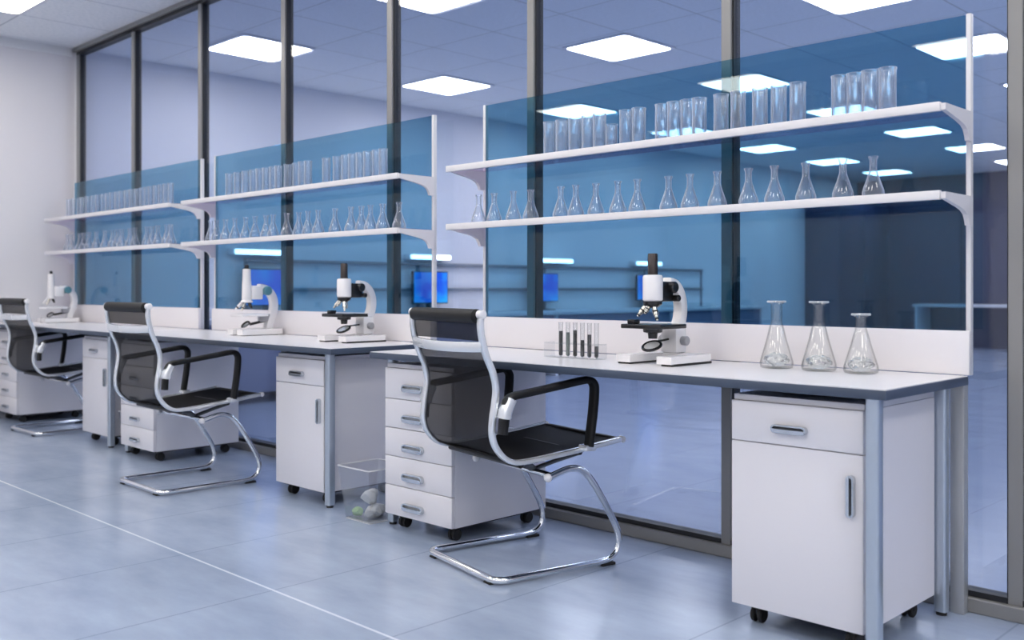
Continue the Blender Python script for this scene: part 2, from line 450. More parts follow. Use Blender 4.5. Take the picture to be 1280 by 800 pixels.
b = BM(); box(b, XL, XR, YP - 0.05, YP + 0.05, 0, 0.046, 0.003, 1); br = struct('trim_17', b, M['mullion'])
g = BM(); box(g, XL + 0.03, XR, YP - 0.028, YP + 0.028, 0.046, 0.064); obj('gasket', g, M['gasket'], br, False)
for i in range(len(MX)):
    x0 = MX[i] + 0.027; x1 = (MX[i + 1] if i + 1 < len(MX) else XR + 0.05) - 0.027
    b = BM(); box(b, x0, x1, YP - 0.005, YP + 0.005, 0.06, H - 0.055); struct('window_%d' % (i + 1), b, M['pane'])

# ------------------------------------------------------------------ ceiling lights
def make_light(loc, label):
    t = thing('ceiling_light', label, 'ceiling light', loc, 0, 'square ceiling panel lights')
    b = BM(); o = rrect(0.69, 0.69, 0.05, 4); i = rrect(0.63, 0.63, 0.045, 4)
    ring_prism(b, o, i, lambda u, v, w: (u, v, -0.012 * w - 0.0005)); obj('frame', b, M['fixture'], t, False)
    b = BM(); prism(b, rrect(0.63, 0.63, 0.045, 4), lambda u, v, w: (u, v, -0.002 - 0.008 * w)); obj('diffuser', b, M['light'], t, False)
    return t
LX = [-7.15, -5.02, -2.95, -0.85, 1.25, 3.35]  # last column added out of view, to brighten the cabinet's right side
light0 = None
colword = ['next to the left wall', 'second from the left wall', 'third from the left wall', 'fourth from the left wall', 'unseen fifth from the left wall', 'added sixth from the left wall']
for j, y in enumerate((2.2, 0.15, -1.9, -3.95)):
    for i, x in enumerate(LX):
        lab = 'ceiling panel light before the glass, %s, %s row from glass' % (colword[i], ORD[j])
        if light0 is None: light0 = make_light((x, y, H), lab)
        else: dup(light0, (x, y, H), 0, lab)
for j, y in enumerate((4.28, 6.35, 8.32, 10.4, 12.4, 14.4, 16.4)):
    for i, x in enumerate(LX if j < 3 else LX[:4]):  # last two columns are unseen additions, lighting that cabinet side through the glass
        lab = 'ceiling panel light beyond the glass, %s, %s row past it' % (colword[i], ORD[j])
        dup(light0, (x, y, H), 0, lab)

# ------------------------------------------------------------------ shelving units
SZ = (1.573, 1.311)
UNITS = [(-3.319, -1.126), (-5.845, -3.672), (-8.14, -6.015)]
UNAME = ['nearest workstation', 'middle workstation', 'farthest workstation by the wall']
def bracket(bm, x0, x1, zt):
    # side profile in (y, z): shallow arm that drops into a curved foot at the back
    pr = [(2.95, zt - 0.004), (3.168, zt - 0.004), (3.168, zt - 0.095), (3.140, zt - 0.095), (3.134, zt - 0.078), (3.122, zt - 0.062), (3.10, zt - 0.051), (3.06, zt - 0.042), (2.95, zt - 0.024)]
    A = [bm.verts.new((x0, y, z)) for y, z in pr]; B = [bm.verts.new((x1, y, z)) for y, z in pr]
    n = len(pr)
    for k in range(n): bm.faces.new((A[k], A[(k + 1) % n], B[(k + 1) % n], B[k]))
    bm.faces.new(A[::-1]); bm.faces.new(B)
for ui, (x0, x1) in enumerate(UNITS):
    t = thing('shelving_unit', ['white two-tier glassware shelf with teal glass back, above the nearest desk',
                                'white two-tier glassware shelf with teal glass back, above the middle desk',
                                'white two-tier glassware shelf with teal glass back, touching the left wall'][ui],
              'shelf', ((x0 + x1) / 2, 3.16, 0), 0, 'glassware shelves over the desks')
    cx = (x0 + x1) / 2
    def P(bm, nm, mat, smooth=True):
        for v in bm.verts: v.co -= Vector((cx, 3.16, 0))
        return obj(nm, bm, mat, t, smooth)
    for zt in SZ:
        b = BM(); box(b, x0 + 0.001, x1 - 0.001, 2.9585, 3.164, zt - 0.010, zt, 0.001, 1); sb = P(b, 'shelf_board', M['shelf_glass'], False)
        sb['label'] = 'tinted glass shelf board'
        b = BM(); box(b, x0, x1, 2.942, 2.958, zt - 0.027, zt + 0.0005, 0.002); fe = P(b, 'front_edge', M['shelf'])
        fe['label'] = 'white front edge of the shelf'
        for (xa, xb) in ((x0 + 0.006, x0 + 0.022), (x1 + 0.0005, x1 + 0.0145)):
            b = BM(); bracket(b, xa, xb, zt); P(b, 'bracket', M['shelf'], False)
    for xx in (x0 + 0.014, x1):
        b = BM(); box(b, xx - 0.006, xx + 0.009, 3.168, 3.19, 0.75, 1.878, 0.002); P(b, 'upright', M['upright'])
        b = BM(); box(b, xx - 0.055, xx - 0.012, 3.168, 3.205, 0, 0.72, 0.002); P(b, 'lower_post', M['post'])
    b = BM(); box(b, x0 + 0.024, x1 - 0.010, 3.172, 3.180, 0.889, 1.875); P(b, 'glass_panel', M['teal'], False)
    b = BM(); box(b, x0 + 0.02, x1 + 0.012, 3.145, 3.166, 0.752, 0.889, 0.002); P(b, 'backsplash', M['white_top'])

# ------------------------------------------------------------------ desks
TABLES = [(-3.366, -1.115), (-5.99, -3.649), (-8.235, -6.0)]
LEGS = [((-1.163, 2.585), (-1.19, 3.125), (-3.343, 2.66), (-3.343, 3.122)),
        ((-3.80, 2.65), (-3.75, 3.125), (-5.963, 2.66), (-5.963, 3.122)),
        ((-6.22, 2.66), (-6.10, 3.125))]
for ti, (x0, x1) in enumerate(TABLES):
    cx = (x0 + x1) / 2
    t = thing('lab_desk', ['white topped desk with slate edge, nearest of the three, carrying three clear flasks',
                           'white topped desk with slate edge, the middle one carrying a white and a black-staged microscope',
                           'white topped desk with slate edge, the farthest one against the left wall'][ti], 'desk', (cx, 2.86, 0), 0, 'row of lab desks')
    def P(bm, nm, mat, par=None, smooth=True):
        for v in bm.verts: v.co -= Vector((cx, 2.86, 0))
        return obj(nm, bm, mat, par or t, smooth)
    b = BM(); box(b, x0, x1, 2.550, 3.143, 0.722, 0.7485, 0.002); P(b, 'edge_band', M['edge'])
    b = BM(); box(b, x0 + 0.003, x1 - 0.003, 2.553, 3.143, 0.7485, 0.7505); P(b, 'worktop', M['white_top'])
    b = BM(); box(b, x0 + 0.05, x1 - 0.06, 3.085, 3.105, 0.7085, 0.722); P(b, 'rear_rail', M['edge'])
    for (lx, ly) in LEGS[ti]:
        b = BM(); sweep(b, [(lx, ly, 0.012), (lx, ly, 0.722)], rrect(0.038, 0.038, 0.008, 3), up=(1, 0, 0)); lg = P(b, 'leg', M['alu'])
        b = BM(); cyl(b, (lx, ly, 0), (lx, ly, 0.012), 0.016, seg=14); P(b, 'foot', M['rubber'], lg)

# ------------------------------------------------------------------ cabinets on castors
def handle(par, cx, cz, L, Hh, yf, recess, vertical=False, name='handle'):
    """bow handle on a front whose face is at y = yf (front looks toward -y)"""
    def f(u, v, y): return (cx + (v if vertical else u), y, cz + (u if vertical else v))
    b = BM(); out = stadium(L, Hh); inn = [(u * 0.93 , v * 0.62 + Hh * 0.07) for u, v in stadium(L * 0.96, Hh * 0.8)]
    ring_prism(b, out, inn, lambda u, v, w: f(u, v, yf - 0.016 * w))
    hnd = obj(name, b, M['silver'], par)
    b = BM(); prism(b, [(u * 0.985, v * 0.9) for u, v in stadium(L, Hh)], lambda u, v, w: f(u, v, yf - 0.0005 - 0.003 * w)); obj('recess', b, recess, hnd, False)
    b = BM(); prism(b, [(u, v - Hh * 0.2) for u, v in stadium(L * 0.93, Hh * 0.42)], lambda u, v, w: f(u, v, yf - 0.009 - 0.010 * w)); obj('grip', b, M['silver'], hnd)
    return hnd

def castor(par, x, y):
    b = BM()
    boxc(b, (x, y, 0.052), (0.03, 0.034, 0.012), 0.002)
    cyl(b, (x - 0.019, y + 0.006, 0.024), (x - 0.005, y + 0.006, 0.024), 0.024, seg=18, bev=0.003)
    cyl(b, (x + 0.005, y + 0.006, 0.024), (x + 0.019, y + 0.006, 0.024), 0.024, seg=18, bev=0.003)
    cyl(b, (x - 0.02, y + 0.006, 0.024), (x + 0.02, y + 0.006, 0.024), 0.006, seg=10)
    box(b, x - 0.005, x + 0.005, y - 0.008, y + 0.016, 0.024, 0.052)
    obj('castor', b, M['rubber'], par)

def cabinet(name, label, cat, x0, x1, y0, y1, fronts, group, z0=0.058, z1=0.704, rec='recess'):
    """fronts: list of (zbottom, ztop, kind)"""
    t = thing(name, label, cat, ((x0 + x1) / 2, y0, 0), 0, group)
    ox = (x0 + x1) / 2
    xa, xb, D = x0 - ox, x1 - ox, y1 - y0
    b = BM(); box(b, xa, xb, 0.019, D, z0 + 0.004, z1 - 0.022, 0.001, 1); obj('body', b, M['carcass'], t)
    b = BM(); box(b, xa + 0.001, xb - 0.001, 0.012, D, z1 - 0.0215, z1 - 0.004, 0.001, 1); obj('top_board', b, M['white'], t)
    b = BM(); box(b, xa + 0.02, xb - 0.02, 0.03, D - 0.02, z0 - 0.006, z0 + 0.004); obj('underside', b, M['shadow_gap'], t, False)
    for zb, zt, kind in fronts:
        b = BM(); box(b, xa, xb, 0.0, 0.018, zb + 0.0015, zt - 0.0015, 0.0015, 2)
        if kind == 'door':
            d = obj('door', b, M['door_face'], t)
            handle(d, xb - 0.033, zt - 0.117, 0.118, 0.022, 0.0, M[rec], True)
        else:
            d = obj('drawer', b, M['door_face'], t)
            if kind == 'wide': handle(d, xa + 0.45 * (xb - xa), (zb + zt) / 2 - 0.016, 0.13, 0.031, 0.0, M['recess_grey'])
            else: handle(d, xa + 0.47 * (xb - xa), (zb + zt) / 2 - 0.012, 0.112, 0.024, 0.0, M[rec])
    for x in (xa + 0.055, xb - 0.055):
        for y in (0.06, D - 0.07): castor(t, x, y)
    return t
DL = [(0.062, 0.188, 'wide'), (0.188, 0.311, 'wide'), (0.311, 0.431, 'wide'), (0.431, 0.554, 'wide'), (0.554, 0.685, 'wide')]
DL2 = [(a, c, 'drawer') for a, c, k in DL]
CD = [(0.062, 0.560, 'door'), (0.560, 0.683, 'drawer')]
CG, DG = 'single door cabinets under the desks', 'five-drawer pedestals under the desks'
cabinet('cabinet', 'white cabinet with drawer over door, at the right end of the nearest desk', 'cabinet', -1.618, -1.202, 2.600, 3.10, CD, CG, 0.06, 0.704)
cabinet('cabinet', 'white cabinet with drawer over door, under the middle desk beside a bin', 'cabinet', -4.245, -3.835, 2.64, 3.10, CD, CG)
cabinet('cabinet', 'white cabinet with drawer over door, under the farthest desk', 'cabinet', -6.672, -6.268, 2.66, 3.10, CD, CG)
cabinet('drawer_pedestal', 'white five-drawer pedestal on castors behind the nearest office chair', 'drawers', -3.319, -2.895, 2.598, 3.15, DL, DG, 0.058, 0.706)
cabinet('drawer_pedestal', 'white five-drawer pedestal on castors behind the middle office chair', 'drawers', -5.935, -5.495, 2.598, 3.15, DL2, DG, 0.058, 0.706)
cabinet('drawer_pedestal', 'white five-drawer pedestal behind the farthest chair, cut by the picture edge', 'drawers', -8.243, -7.832, 2.63, 3.15, DL2, DG, 0.058, 0.706)

# ------------------------------------------------------------------ office chairs
RAIL = [(-0.062, 0.938), (-0.064, 0.88), (-0.045, 0.80), (-0.016, 0.735), (-0.003, 0.68), (-0.007, 0.63), (-0.016, 0.575), (-0.018, 0.523), (-0.004, 0.478), (0.034, 0.436), (0.085, 0.417), (0.177, 0.420), (0.264, 0.428), (0.41, 0.443), (0.548, 0.459)]
def make_chair(loc, rz, label):
    t = thing('office_chair', label, 'chair', loc, rz, 'black mesh office chairs')
    W = 0.245
    rail2d = catmull([(0, y, z) for y, z in RAIL], 6)
    for s in (-1, 1):
        b = BM(); sweep(b, [(s * W, p.y, p.z) for p in rail2d], rrect(0.027, 0.018, 0.005, 2), up=(1, 0, 0))
        rl = obj('side_rail', b, M['polish'], t)
        b = BM(); cyl(b, (s * (W - 0.014), -0.062, 0.932), (s * (W + 0.016), -0.062, 0.932), 0.0155, seg=18, bev=0.004); obj('end_cap', b, M['enamel'], rl)
        b = BM(); cyl(b, (s * (W - 0.012), 0.552, 0.459), (s * (W + 0.014), 0.552, 0.459), 0.012, seg=14, bev=0.003)
        obj('front_cap', b, M['enamel'], rl)
    # mesh: back and seat panels between the rails, slightly dished
    def panel(pts, w0, sag):
        b = BM(); rows = []
        n = len(pts); nu = 10
        for layer in (0, 1):
            for i, p in enumerate(pts):
                tt = (pts[min(i + 1, n - 1)] - pts[max(i - 1, 0)]).normalized()
                nn = Vector((0, -tt.z, tt.y))     # to the rear / below
                row = []
                for k in range(nu + 1):
                    u = -1 + 2 * k / nu
                    d = sag * (1 - u * u) + layer * 0.0035
                    row.append(b.verts.new((u * w0, p.y - nn.y * d * -1 if False else p.y + nn.y * d, p.z + nn.z * d)))
                rows.append(row)
        for L in (0, 1):
            for i in range(n - 1):
                for k in range(nu):
                    r0, r1 = rows[L * n + i], rows[L * n + i + 1]
                    b.faces.new((r0[k], r0[k + 1], r1[k + 1], r1[k]))
        def stitch(a, c):
            for k in range(len(a) - 1): b.faces.new((a[k], a[k + 1], c[k + 1], c[k]))
        stitch(rows[0], rows[n]); stitch(rows[n - 1], rows[2 * n - 1])
        stitch([rows[i][0] for i in range(n)], [rows[n + i][0] for i in range(n)])
        stitch([rows[i][nu] for i in range(n)], [rows[n + i][nu] for i in range(n)])
        return b
    top = [p for p in rail2d if p.y < 0.09 and p.z > 0.418 and p.z < 0.81]
    seat = [p for p in rail2d if p.y >= 0.03 and p.z < 0.47]
    head = [p for p in rail2d if p.z > 0.835]
    bk = obj('backrest', panel(top, W - 0.008, 0.006), M['mesh_back'], t)
    st = obj('seat', panel(seat, W - 0.008, -0.006), M['mesh_seat'], t)
    b = BM(); box(b, -W + 0.02, W - 0.02, 0.535, 0.56, 0.449, 0.464, 0.006); obj('front_hem', b, M['leather'], st)
    hd = obj('headrest', panel(head, W - 0.012, 0.004), M['mesh_back'], t)
    b = BM(); cyl(b, (-W + 0.012, -0.066, 0.926), (W - 0.012, -0.066, 0.926), 0.0245, seg=24, bev=0.009); obj('roll', b, M['leather'], hd)
    # bowed chrome bar across the back
    b = BM(); pts = [(x, -0.058 - 0.028 * (1 - (x / W) ** 2), 0.822 - 0.006 * (1 - (x / W) ** 2)) for x in [-W + 2 * W * k / 14 for k in range(15)]]
    sweep(b, pts, rrect(0.036, 0.012, 0.003, 2), up=(0, 0, 1)); obj('back_bar', b, M['polish'], t)
    # seat cross bars
    for i, (y, z) in enumerate(((0.10, 0.404), (0.36, 0.427))):
        b = BM(); cyl(b, (-W, y, z), (W, y, z), 0.010, seg=12); obj('seat_bar', b, M['black'], t)
    # cantilever base
    r = 0.0125
    side = [(0.222, 0.352), (0.30, 0.372), (0.345, 0.370), (0.383, 0.351), (0.427, 0.300), (0.483, 0.213), (0.527, 0.135), (0.540, 0.085), (0.530, 0.045), (0.497, 0.022), (0.45, 0.0165), (0.40, 0.0165)]
    sp = catmull([(W, y, z) for y, z in side], 5)
    right = sp + [Vector((W, y, 0.0165)) for y in (0.3, 0.2, 0.1, 0.06)]
    for k in range(1, 7):
        a = PI / 2 * k / 6; right.append(Vector((W - 0.045 + 0.045 * math.cos(a), 0.045 - 0.045 * math.sin(a) + 0.0, 0.0165)))
    left = [Vector((-p.x, p.y, p.z)) for p in reversed(right)]
    b = BM(); sweep(b, right + [Vector((0.1, 0, 0.0165)), Vector((-0.1, 0, 0.0165))] + left, circ(r, 14))
    base = obj('base', b, M['chrome'], t)
    for s in (-1, 1):
        b = BM(); sphere(b, (s * W, 0.216, 0.350), 0.0155, 14, 10); obj('tube_cap', b, M['enamel'], base)
        b = BM(); box(b, s * W - 0.012, s * W + 0.012, 0.455, 0.515, 0.0, 0.010, 0.002); obj('foot_pad', b, M['rubber'], base)
        b = BM(); box(b, s * (W - 0.05) - 0.02, s * (W - 0.05) + 0.02, -0.010, 0.010, 0.0, 0.006, 0.001); obj('foot_pad', b, M['rubber'], base)
    b = BM(); cyl(b, (-W + 0.01, 0.232, 0.356), (W - 0.01, 0.232, 0.356), 0.011, seg=14); obj('cross_tube', b, M['chrome'], base)
    for s in (-1, 1):
        b = BM()
        sweep(b, [(s * 0.13, 0.232, 0.362), (s * 0.19, 0.17, 0.392), (s * (W - 0.005), 0.10, 0.405)], rrect(0.03, 0.010, 0.003, 2), up=(0, 1, 0))
        obj('seat_bracket', b, M['black'], t)
        b = BM(); sweep(b, [(s * 0.13, 0.232, 0.362), (s * 0.19, 0.30, 0.398), (s * (W - 0.005), 0.355, 0.424)], rrect(0.03, 0.010, 0.003, 2), up=(0, 1, 0))
        obj('seat_bracket', b, M['black'], t)
    # arms
    for s in (-1, 1):
        X = s * (W + 0.034)
        ap = [(0.004, 0.525), (0.007, 0.57), (0.014, 0.612), (0.026, 0.640), (0.045, 0.652), (0.08, 0.657), (0.16, 0.667), (0.26, 0.680), (0.345, 0.691), (0.376, 0.690), (0.394, 0.674), (0.397, 0.648), (0.391, 0.58), (0.381, 0.51), (0.372, 0.452)]
        b = BM(); sweep(b, catmull([(X, y, z) for y, z in ap], 6), rrect(0.041, 0.025, 0.010, 3), up=(1, 0, 0)); am = obj('armrest', b, M['leather'], t)
        b = BM(); sweep(b, catmull([(X, 0.009, 0.578), (X, 0.015, 0.607), (X, 0.034, 0.643)], 5), rrect(0.049, 0.034, 0.009, 3), up=(1, 0, 0))
        box(b, min(s * W, X), max(s * W, X), -0.002, 0.02, 0.585, 0.612, 0.002)
        obj('rear_clamp', b, M['polish'], am)
        b = BM(); box(b, min(s * W, X + s * 0.014), max(s * W, X + s * 0.014), 0.35, 0.395, 0.436, 0.458, 0.004); obj('front_clamp', b, M['polish'], am)
    return t
ch = make_chair((-2.622, 2.395, 0), R(-12.0), 'black mesh office chair with chrome base, nearest of the three chairs')
dup(ch, (-4.83, 2.209, 0), R(-1.0), 'black mesh office chair with chrome base, middle one of the three')
dup(ch, (-7.28, 2.490, 0), R(0.5), 'black mesh office chair with chrome base, farthest, near the left wall')

# ------------------------------------------------------------------ microscopes (front looks toward -y)
def curved_arm(bm, pts, w, th):
    sweep(bm, catmull(pts, 6), rrect(w, th, 0.006, 2), up=(1, 0, 0))
def u_foot(bm, hw, pw, y0, y1, h, z0=0.0):
    out = [(-hw, y0), (-hw + pw, y0), (-hw + pw, y1 - 0.07), (hw - pw, y1 - 0.07), (hw - pw, y0), (hw, y0), (hw, y1 - 0.02), (hw - 0.02, y1), (-hw + 0.02, y1), (-hw, y1 - 0.02)]
    prism(bm, out, lambda u, v, w: (u, v, z0 + h * w))
def make_scope(loc, label):
    t = thing('microscope', label, 'microscope', loc, 0, 'microscopes on the desks')
    b = BM(); u_foot(b, 0.120, 0.062, -0.098, 0.165, 0.026, 0.007); bmesh.ops.translate(b, vec=(0.03, 0, 0), verts=b.verts[:]); obj('foot', b, M['enamel'], t)
    for s in (-1, 1):
        b = BM(); box(b, 0.03 + s * 0.095 - 0.026, 0.03 + s * 0.095 + 0.026, -0.085, 0.15, 0.0, 0.008); obj('foot_pad', b, M['rubber'], t, False)
    b = BM(); box(b, -0.036, 0.036, 0.095, 0.163, 0.032, 0.125, 0.010); pl = obj('pillar', b, M['enamel'], t)
    for s in (-1, 1):
        b = BM(); cyl(b, (s * 0.036, 0.13, 0.078), (s * 0.062, 0.13, 0.078), 0.017, seg=20, bev=0.003); obj('focus_knob', b, M['scope_grey'], pl)
    b = BM(); curved_arm(b, [(0, 0.140, 0.11), (0, 0.166, 0.155), (0, 0.172, 0.205), (0, 0.158, 0.25), (0, 0.125, 0.282), (0, 0.085, 0.29)], 0.040, 0.040); arm = obj('arm', b, M['enamel'], t)
    b = BM(); box(b, -0.018, 0.018, 0.03, 0.105, 0.222, 0.295, 0.005); obj('slide_block', b, M['scope_black'], arm)
    for s in (-1, 1):
        b = BM(); cyl(b, (s * 0.018, 0.082, 0.274), (s * 0.044, 0.082, 0.274), 0.021, seg=22, bev=0.004); obj('coarse_knob', b, M['scope_black'], arm)
        b = BM(); cyl(b, (s * 0.018, 0.102, 0.234), (s * 0.046, 0.102, 0.234), 0.012, seg=18, bev=0.003); obj('fine_knob', b, M['scope_black'], arm)
    b = BM(); lathe(b, [(0, 0.224), (0.032, 0.224), (0.0365, 0.229), (0.0365, 0.311), (0.033, 0.318), (0.02, 0.320), (0, 0.320)], 30); hd = obj('head', b, M['enamel'], t)
    b = BM(); lathe(b, [(0, 0.320), (0.0185, 0.320), (0.0185, 0.392), (0.016, 0.396), (0.013, 0.393), (0, 0.391)], 24); obj('eyepiece', b, M['eyepiece'], hd)
    b = BM(); lathe(b, [(0, 0.200), (0.018, 0.201), (0.034, 0.213), (0.035, 0.2235), (0, 0.2235)], 26); ns = obj('nosepiece', b, M['scope_black'], t)
    for (dx, dy, L) in ((-0.028, -0.024, 0.045), (0.020, -0.012, 0.055), (0.0, 0.012, 0.036), (-0.006, -0.03, 0.030)):
        p0 = Vector((dx * 0.7, dy * 0.7, 0.204)); d = Vector((dx * 0.75, dy * 0.75, -0.034)).normalized()
        b = BM(); cyl(b, p0, p0 + d * L * 0.62, 0.0095, seg=16, bev=0.001); cyl(b, p0 + d * L * 0.62, p0 + d * L, 0.0075, 0.0045, seg=16)
        ob = obj('objective', b, M['brass'], ns)
        b = BM(); cyl(b, p0 + d * L * 0.30, p0 + d * L * 0.42, 0.0100, seg=16); cyl(b, p0 + d * L * 0.80, p0 + d * L * 0.93, 0.0066, seg=14); obj('band', b, M['scope_black'], ob)
    b = BM(); box(b, -0.088, 0.088, -0.075, 0.085, 0.126, 0.142, 0.003); sg = obj('stage', b, M['scope_black'], t)
    b = BM()
    box(b, -0.05, 0.05, -0.02, 0.02, 0.142, 0.1445); obj('slide', b, M['scope_grey'], sg, False)
    b = BM(); box(b, -0.078, -0.045, -0.05, -0.015, 0.142, 0.158, 0.003); obj('slide_clip', b, M['scope_black'], sg)
    b = BM(); lathe(b, [(0, 0.088), (0.016, 0.089), (0.018, 0.108), (0.034, 0.112), (0.036, 0.1255), (0, 0.1255)], 24); obj('condenser', b, M['scope_black'], t)
    rot = Matrix.Translation((-0.004, 0.0, 0.062)) @ Matrix.Rotation(R(4), 4, 'Y') @ Matrix.Rotation(R(26), 4, 'X')
    b = BM(); pr = [(0.0335 + 0.0055 * math.cos(a), 0.0055 * math.sin(a)) for a in [2 * PI * k / 10 for k in range(12)]]
    lathe(b, pr, 26); bmesh.ops.remove_doubles(b, verts=b.verts[:], dist=1e-5); bmesh.ops.transform(b, matrix=rot, verts=b.verts[:]); mr = obj('mirror_ring', b, M['scope_black'], t)
    b = BM(); lathe(b, [(0, -0.002), (0.0315, -0.002), (0.0315, 0.002), (0, 0.002)], 22); bmesh.ops.transform(b, matrix=rot, verts=b.verts[:]); obj('mirror', b, M['mirror'], mr)
    b = BM(); cyl(b, (0.0, 0.033, 0.078), (0.0, 0.10, 0.084), 0.004, seg=10); obj('mirror_stem', b, M['scope_black'], mr)
    return t
sc0 = make_scope((-2.115, 2.872, 0.7505), 'microscope with white head, black stage and black eyepiece on the nearest desk')
dup(sc0, (-4.078, 2.93, 0.7505), 0, 'microscope with white head and black stage at the right end of the middle desk')

def make_white_scope(loc, label):
    t = thing('microscope', label, 'microscope', loc, 0, 'microscopes on the desks')
    b = BM(); u_foot(b, 0.085, 0.062, -0.075, 0.20, 0.032, 0.004); obj('foot', b, M['enamel'], t)
    for s in (-1, 1):
        b = BM(); box(b, s * 0.055 - 0.02, s * 0.055 + 0.02, -0.06, 0.16, 0.0, 0.005); obj('foot_pad', b, M['rubber'], t, False)
    b = BM(); sweep(b, catmull([(0, 0.135, 0.03), (0, 0.150, 0.08), (0, 0.170, 0.13), (0, 0.176, 0.18), (0, 0.162, 0.228), (0, 0.125, 0.262), (0, 0.075, 0.272)], 6), rrect(0.044, 0.046, 0.01, 2), up=(1, 0, 0)); arm = obj('arm', b, M['enamel'], t)
    for s in (-1, 1):
        b = BM(); cyl(b, (s * 0.022, 0.115, 0.255), (s * 0.046, 0.115, 0.255), 0.027, seg=22, bev=0.004); obj('focus_knob', b, M['scope_teal'], arm)
    b = BM(); box(b, -0.03, 0.03, 0.02, 0.09, 0.205, 0.285, 0.008); obj('slide_block', b, M['enamel'], arm)
    b = BM(); lathe(b, [(0, 0.196), (0.027, 0.198), (0.028, 0.21), (0.0265, 0.29), (0.0235, 0.33), (0.0225, 0.378), (0.019, 0.381), (0, 0.381)], 26); hd = obj('body_tube', b, M['enamel'], t)
    for s in (-1, 1):
        b = BM(); cyl(b, (s * 0.0095, 0, 0.381), (s * 0.0095, 0, 0.404), 0.007, seg=14, bev=0.002); obj('eyepiece', b, M['scope_black'], hd)
    b = BM(); lathe(b, [(0, 0.186), (0.034, 0.188), (0.036, 0.194), (0.031, 0.199), (0, 0.199)], 24); ns = obj('nosepiece', b, M['enamel'], t)
    for (dx, dy, L, mt) in ((-0.04, -0.02, 0.062, 'enamel'), (-0.022, -0.03, 0.058, 'enamel'), (0.005, -0.02, 0.055, 'brass'), (0.02, 0.01, 0.04, 'scope_black')):
        p0 = Vector((dx * 0.6, dy * 0.6, 0.19)); d = Vector((dx * 0.9, dy * 0.9, -0.034)).normalized()
        b = BM(); cyl(b, p0, p0 + d * L * 0.65, 0.0095, seg=14, bev=0.001); cyl(b, p0 + d * L * 0.65, p0 + d * L, 0.0075, 0.005, seg=14)
        ob = obj('objective', b, M[mt], ns)
        b = BM(); cyl(b, p0 + d * L * 0.66, p0 + d * L * 0.78, 0.008, seg=14); obj('band', b, M['scope_black'], ob)
    b = BM(); box(b, -0.07, 0.07, -0.065, 0.10, 0.108, 0.122, 0.003); sg = obj('stage', b, M['enamel'], t)
    b = BM(); box(b, -0.018, 0.018, 0.08, 0.16, 0.075, 0.12, 0.004); obj('stage_block', b, M['scope_grey'], sg)
    rot = Matrix.Translation((-0.005, -0.005, 0.062)) @ Matrix.Rotation(R(-40), 4, 'Y') @ Matrix.Rotation(R(16), 4, 'X')
    b = BM(); pr = [(0.024 + 0.005 * math.cos(a), 0.005 * math.sin(a)) for a in [2 * PI * k / 10 for k in range(12)]]
    lathe(b, pr, 24); bmesh.ops.remove_doubles(b, verts=b.verts[:], dist=1e-5); bmesh.ops.transform(b, matrix=rot, verts=b.verts[:]); mr = obj('mirror_ring', b, M['scope_black'], t)
    b = BM(); lathe(b, [(0, -0.002), (0.022, -0.002), (0.022, 0.002), (0, 0.002)], 20); bmesh.ops.transform(b, matrix=rot, verts=b.verts[:]); obj('mirror', b, M['mirror'], mr)
    b = BM(); cyl(b, (0.0, 0.02, 0.062), (0.0, 0.12, 0.08), 0.008, seg=10); obj('mirror_stem', b, M['scope_black'], mr)
    return t
ws = make_white_scope((-5.03, 2.935, 0.7505), 'all-white microscope with slim tube and teal knob near the left of the middle desk')
dup(ws, (-7.92, 2.915, 0.7505), 0, 'all-white microscope with slim tube and teal knob on the farthest desk, against the left wall')

# ------------------------------------------------------------------ glassware
def tube_mesh(r, h, t=0.0022, seg=28):
    b = BM()
    lathe(b, [(0, 0), (r * 0.82, 0), (r * 0.97, 0.003), (r, 0.008), (r, h * 0.94), (r * 1.07, h - 0.003), (r * 1.07, h), (r * 0.96, h), (r - t, h - 0.006), (r - t, 0.012), (r * 0.8, 0.007), (0, 0.006)], seg)
    return b
def flask_mesh(rb, h, rn, rl, t=0.0016, seg=28, neck=0.36):
    hn = h * (1 - neck)
    outer = [(0, 0), (rb * 0.82, 0.0), (rb * 0.95, 0.003), (rb, 0.012), (rb * 0.985, 0.022), (rn + (rb - rn) * 0.42, 0.022 + (hn - 0.022) * 0.57), (rn + (rb - rn) * 0.16, hn * 0.90), (rn * 1.03, hn * 1.02), (rn, hn * 1.08), (rn, h - 0.012), (rl, h - 0.004), (rl, h)]
    inner = [(rl - t * 1.5, h), (rn - t, h - 0.012), (rn - t, hn * 1.08), (rn * 1.03 - t, hn * 1.02), (rn + (rb - rn) * 0.16 - t, hn * 0.90), (rn + (rb - rn) * 0.42 - t, 0.022 + (hn - 0.022) * 0.57), (rb * 0.985 - t, 0.023), (rb - t * 1.3, 0.013), (rb * 0.9, 0.006), (rb * 0.75, 0.0045), (0, 0.004)]
    b = BM(); lathe(b, outer + inner, seg)
    return b
TUBES = [[-2.772, -2.702, -2.634, -2.561, -2.501, -2.443, -2.375, -2.311, -2.201, -2.140, -2.083, -2.030, -1.937, -1.866, -1.780, -1.712, -1.640, -1.489, -1.436, -1.381, -1.326],
         [-5.419, -5.324, -5.227, -5.145, -5.07, -5.0, -4.931, -4.868, -4.777, -4.695, -4.624, -4.565, -4.395, -4.307, -4.228, -4.161, -4.095, -4.03, -3.961, -3.9],
         [-7.91, -7.813, -7.718, -7.624, -7.533, -7.442, -7.354, -7.266, -7.18, -7.096, -7.013, -6.931, -6.851, -6.772, -6.694, -6.617, -6.542, -6.467, -6.394, -6.322, -6.251, -6.181]]
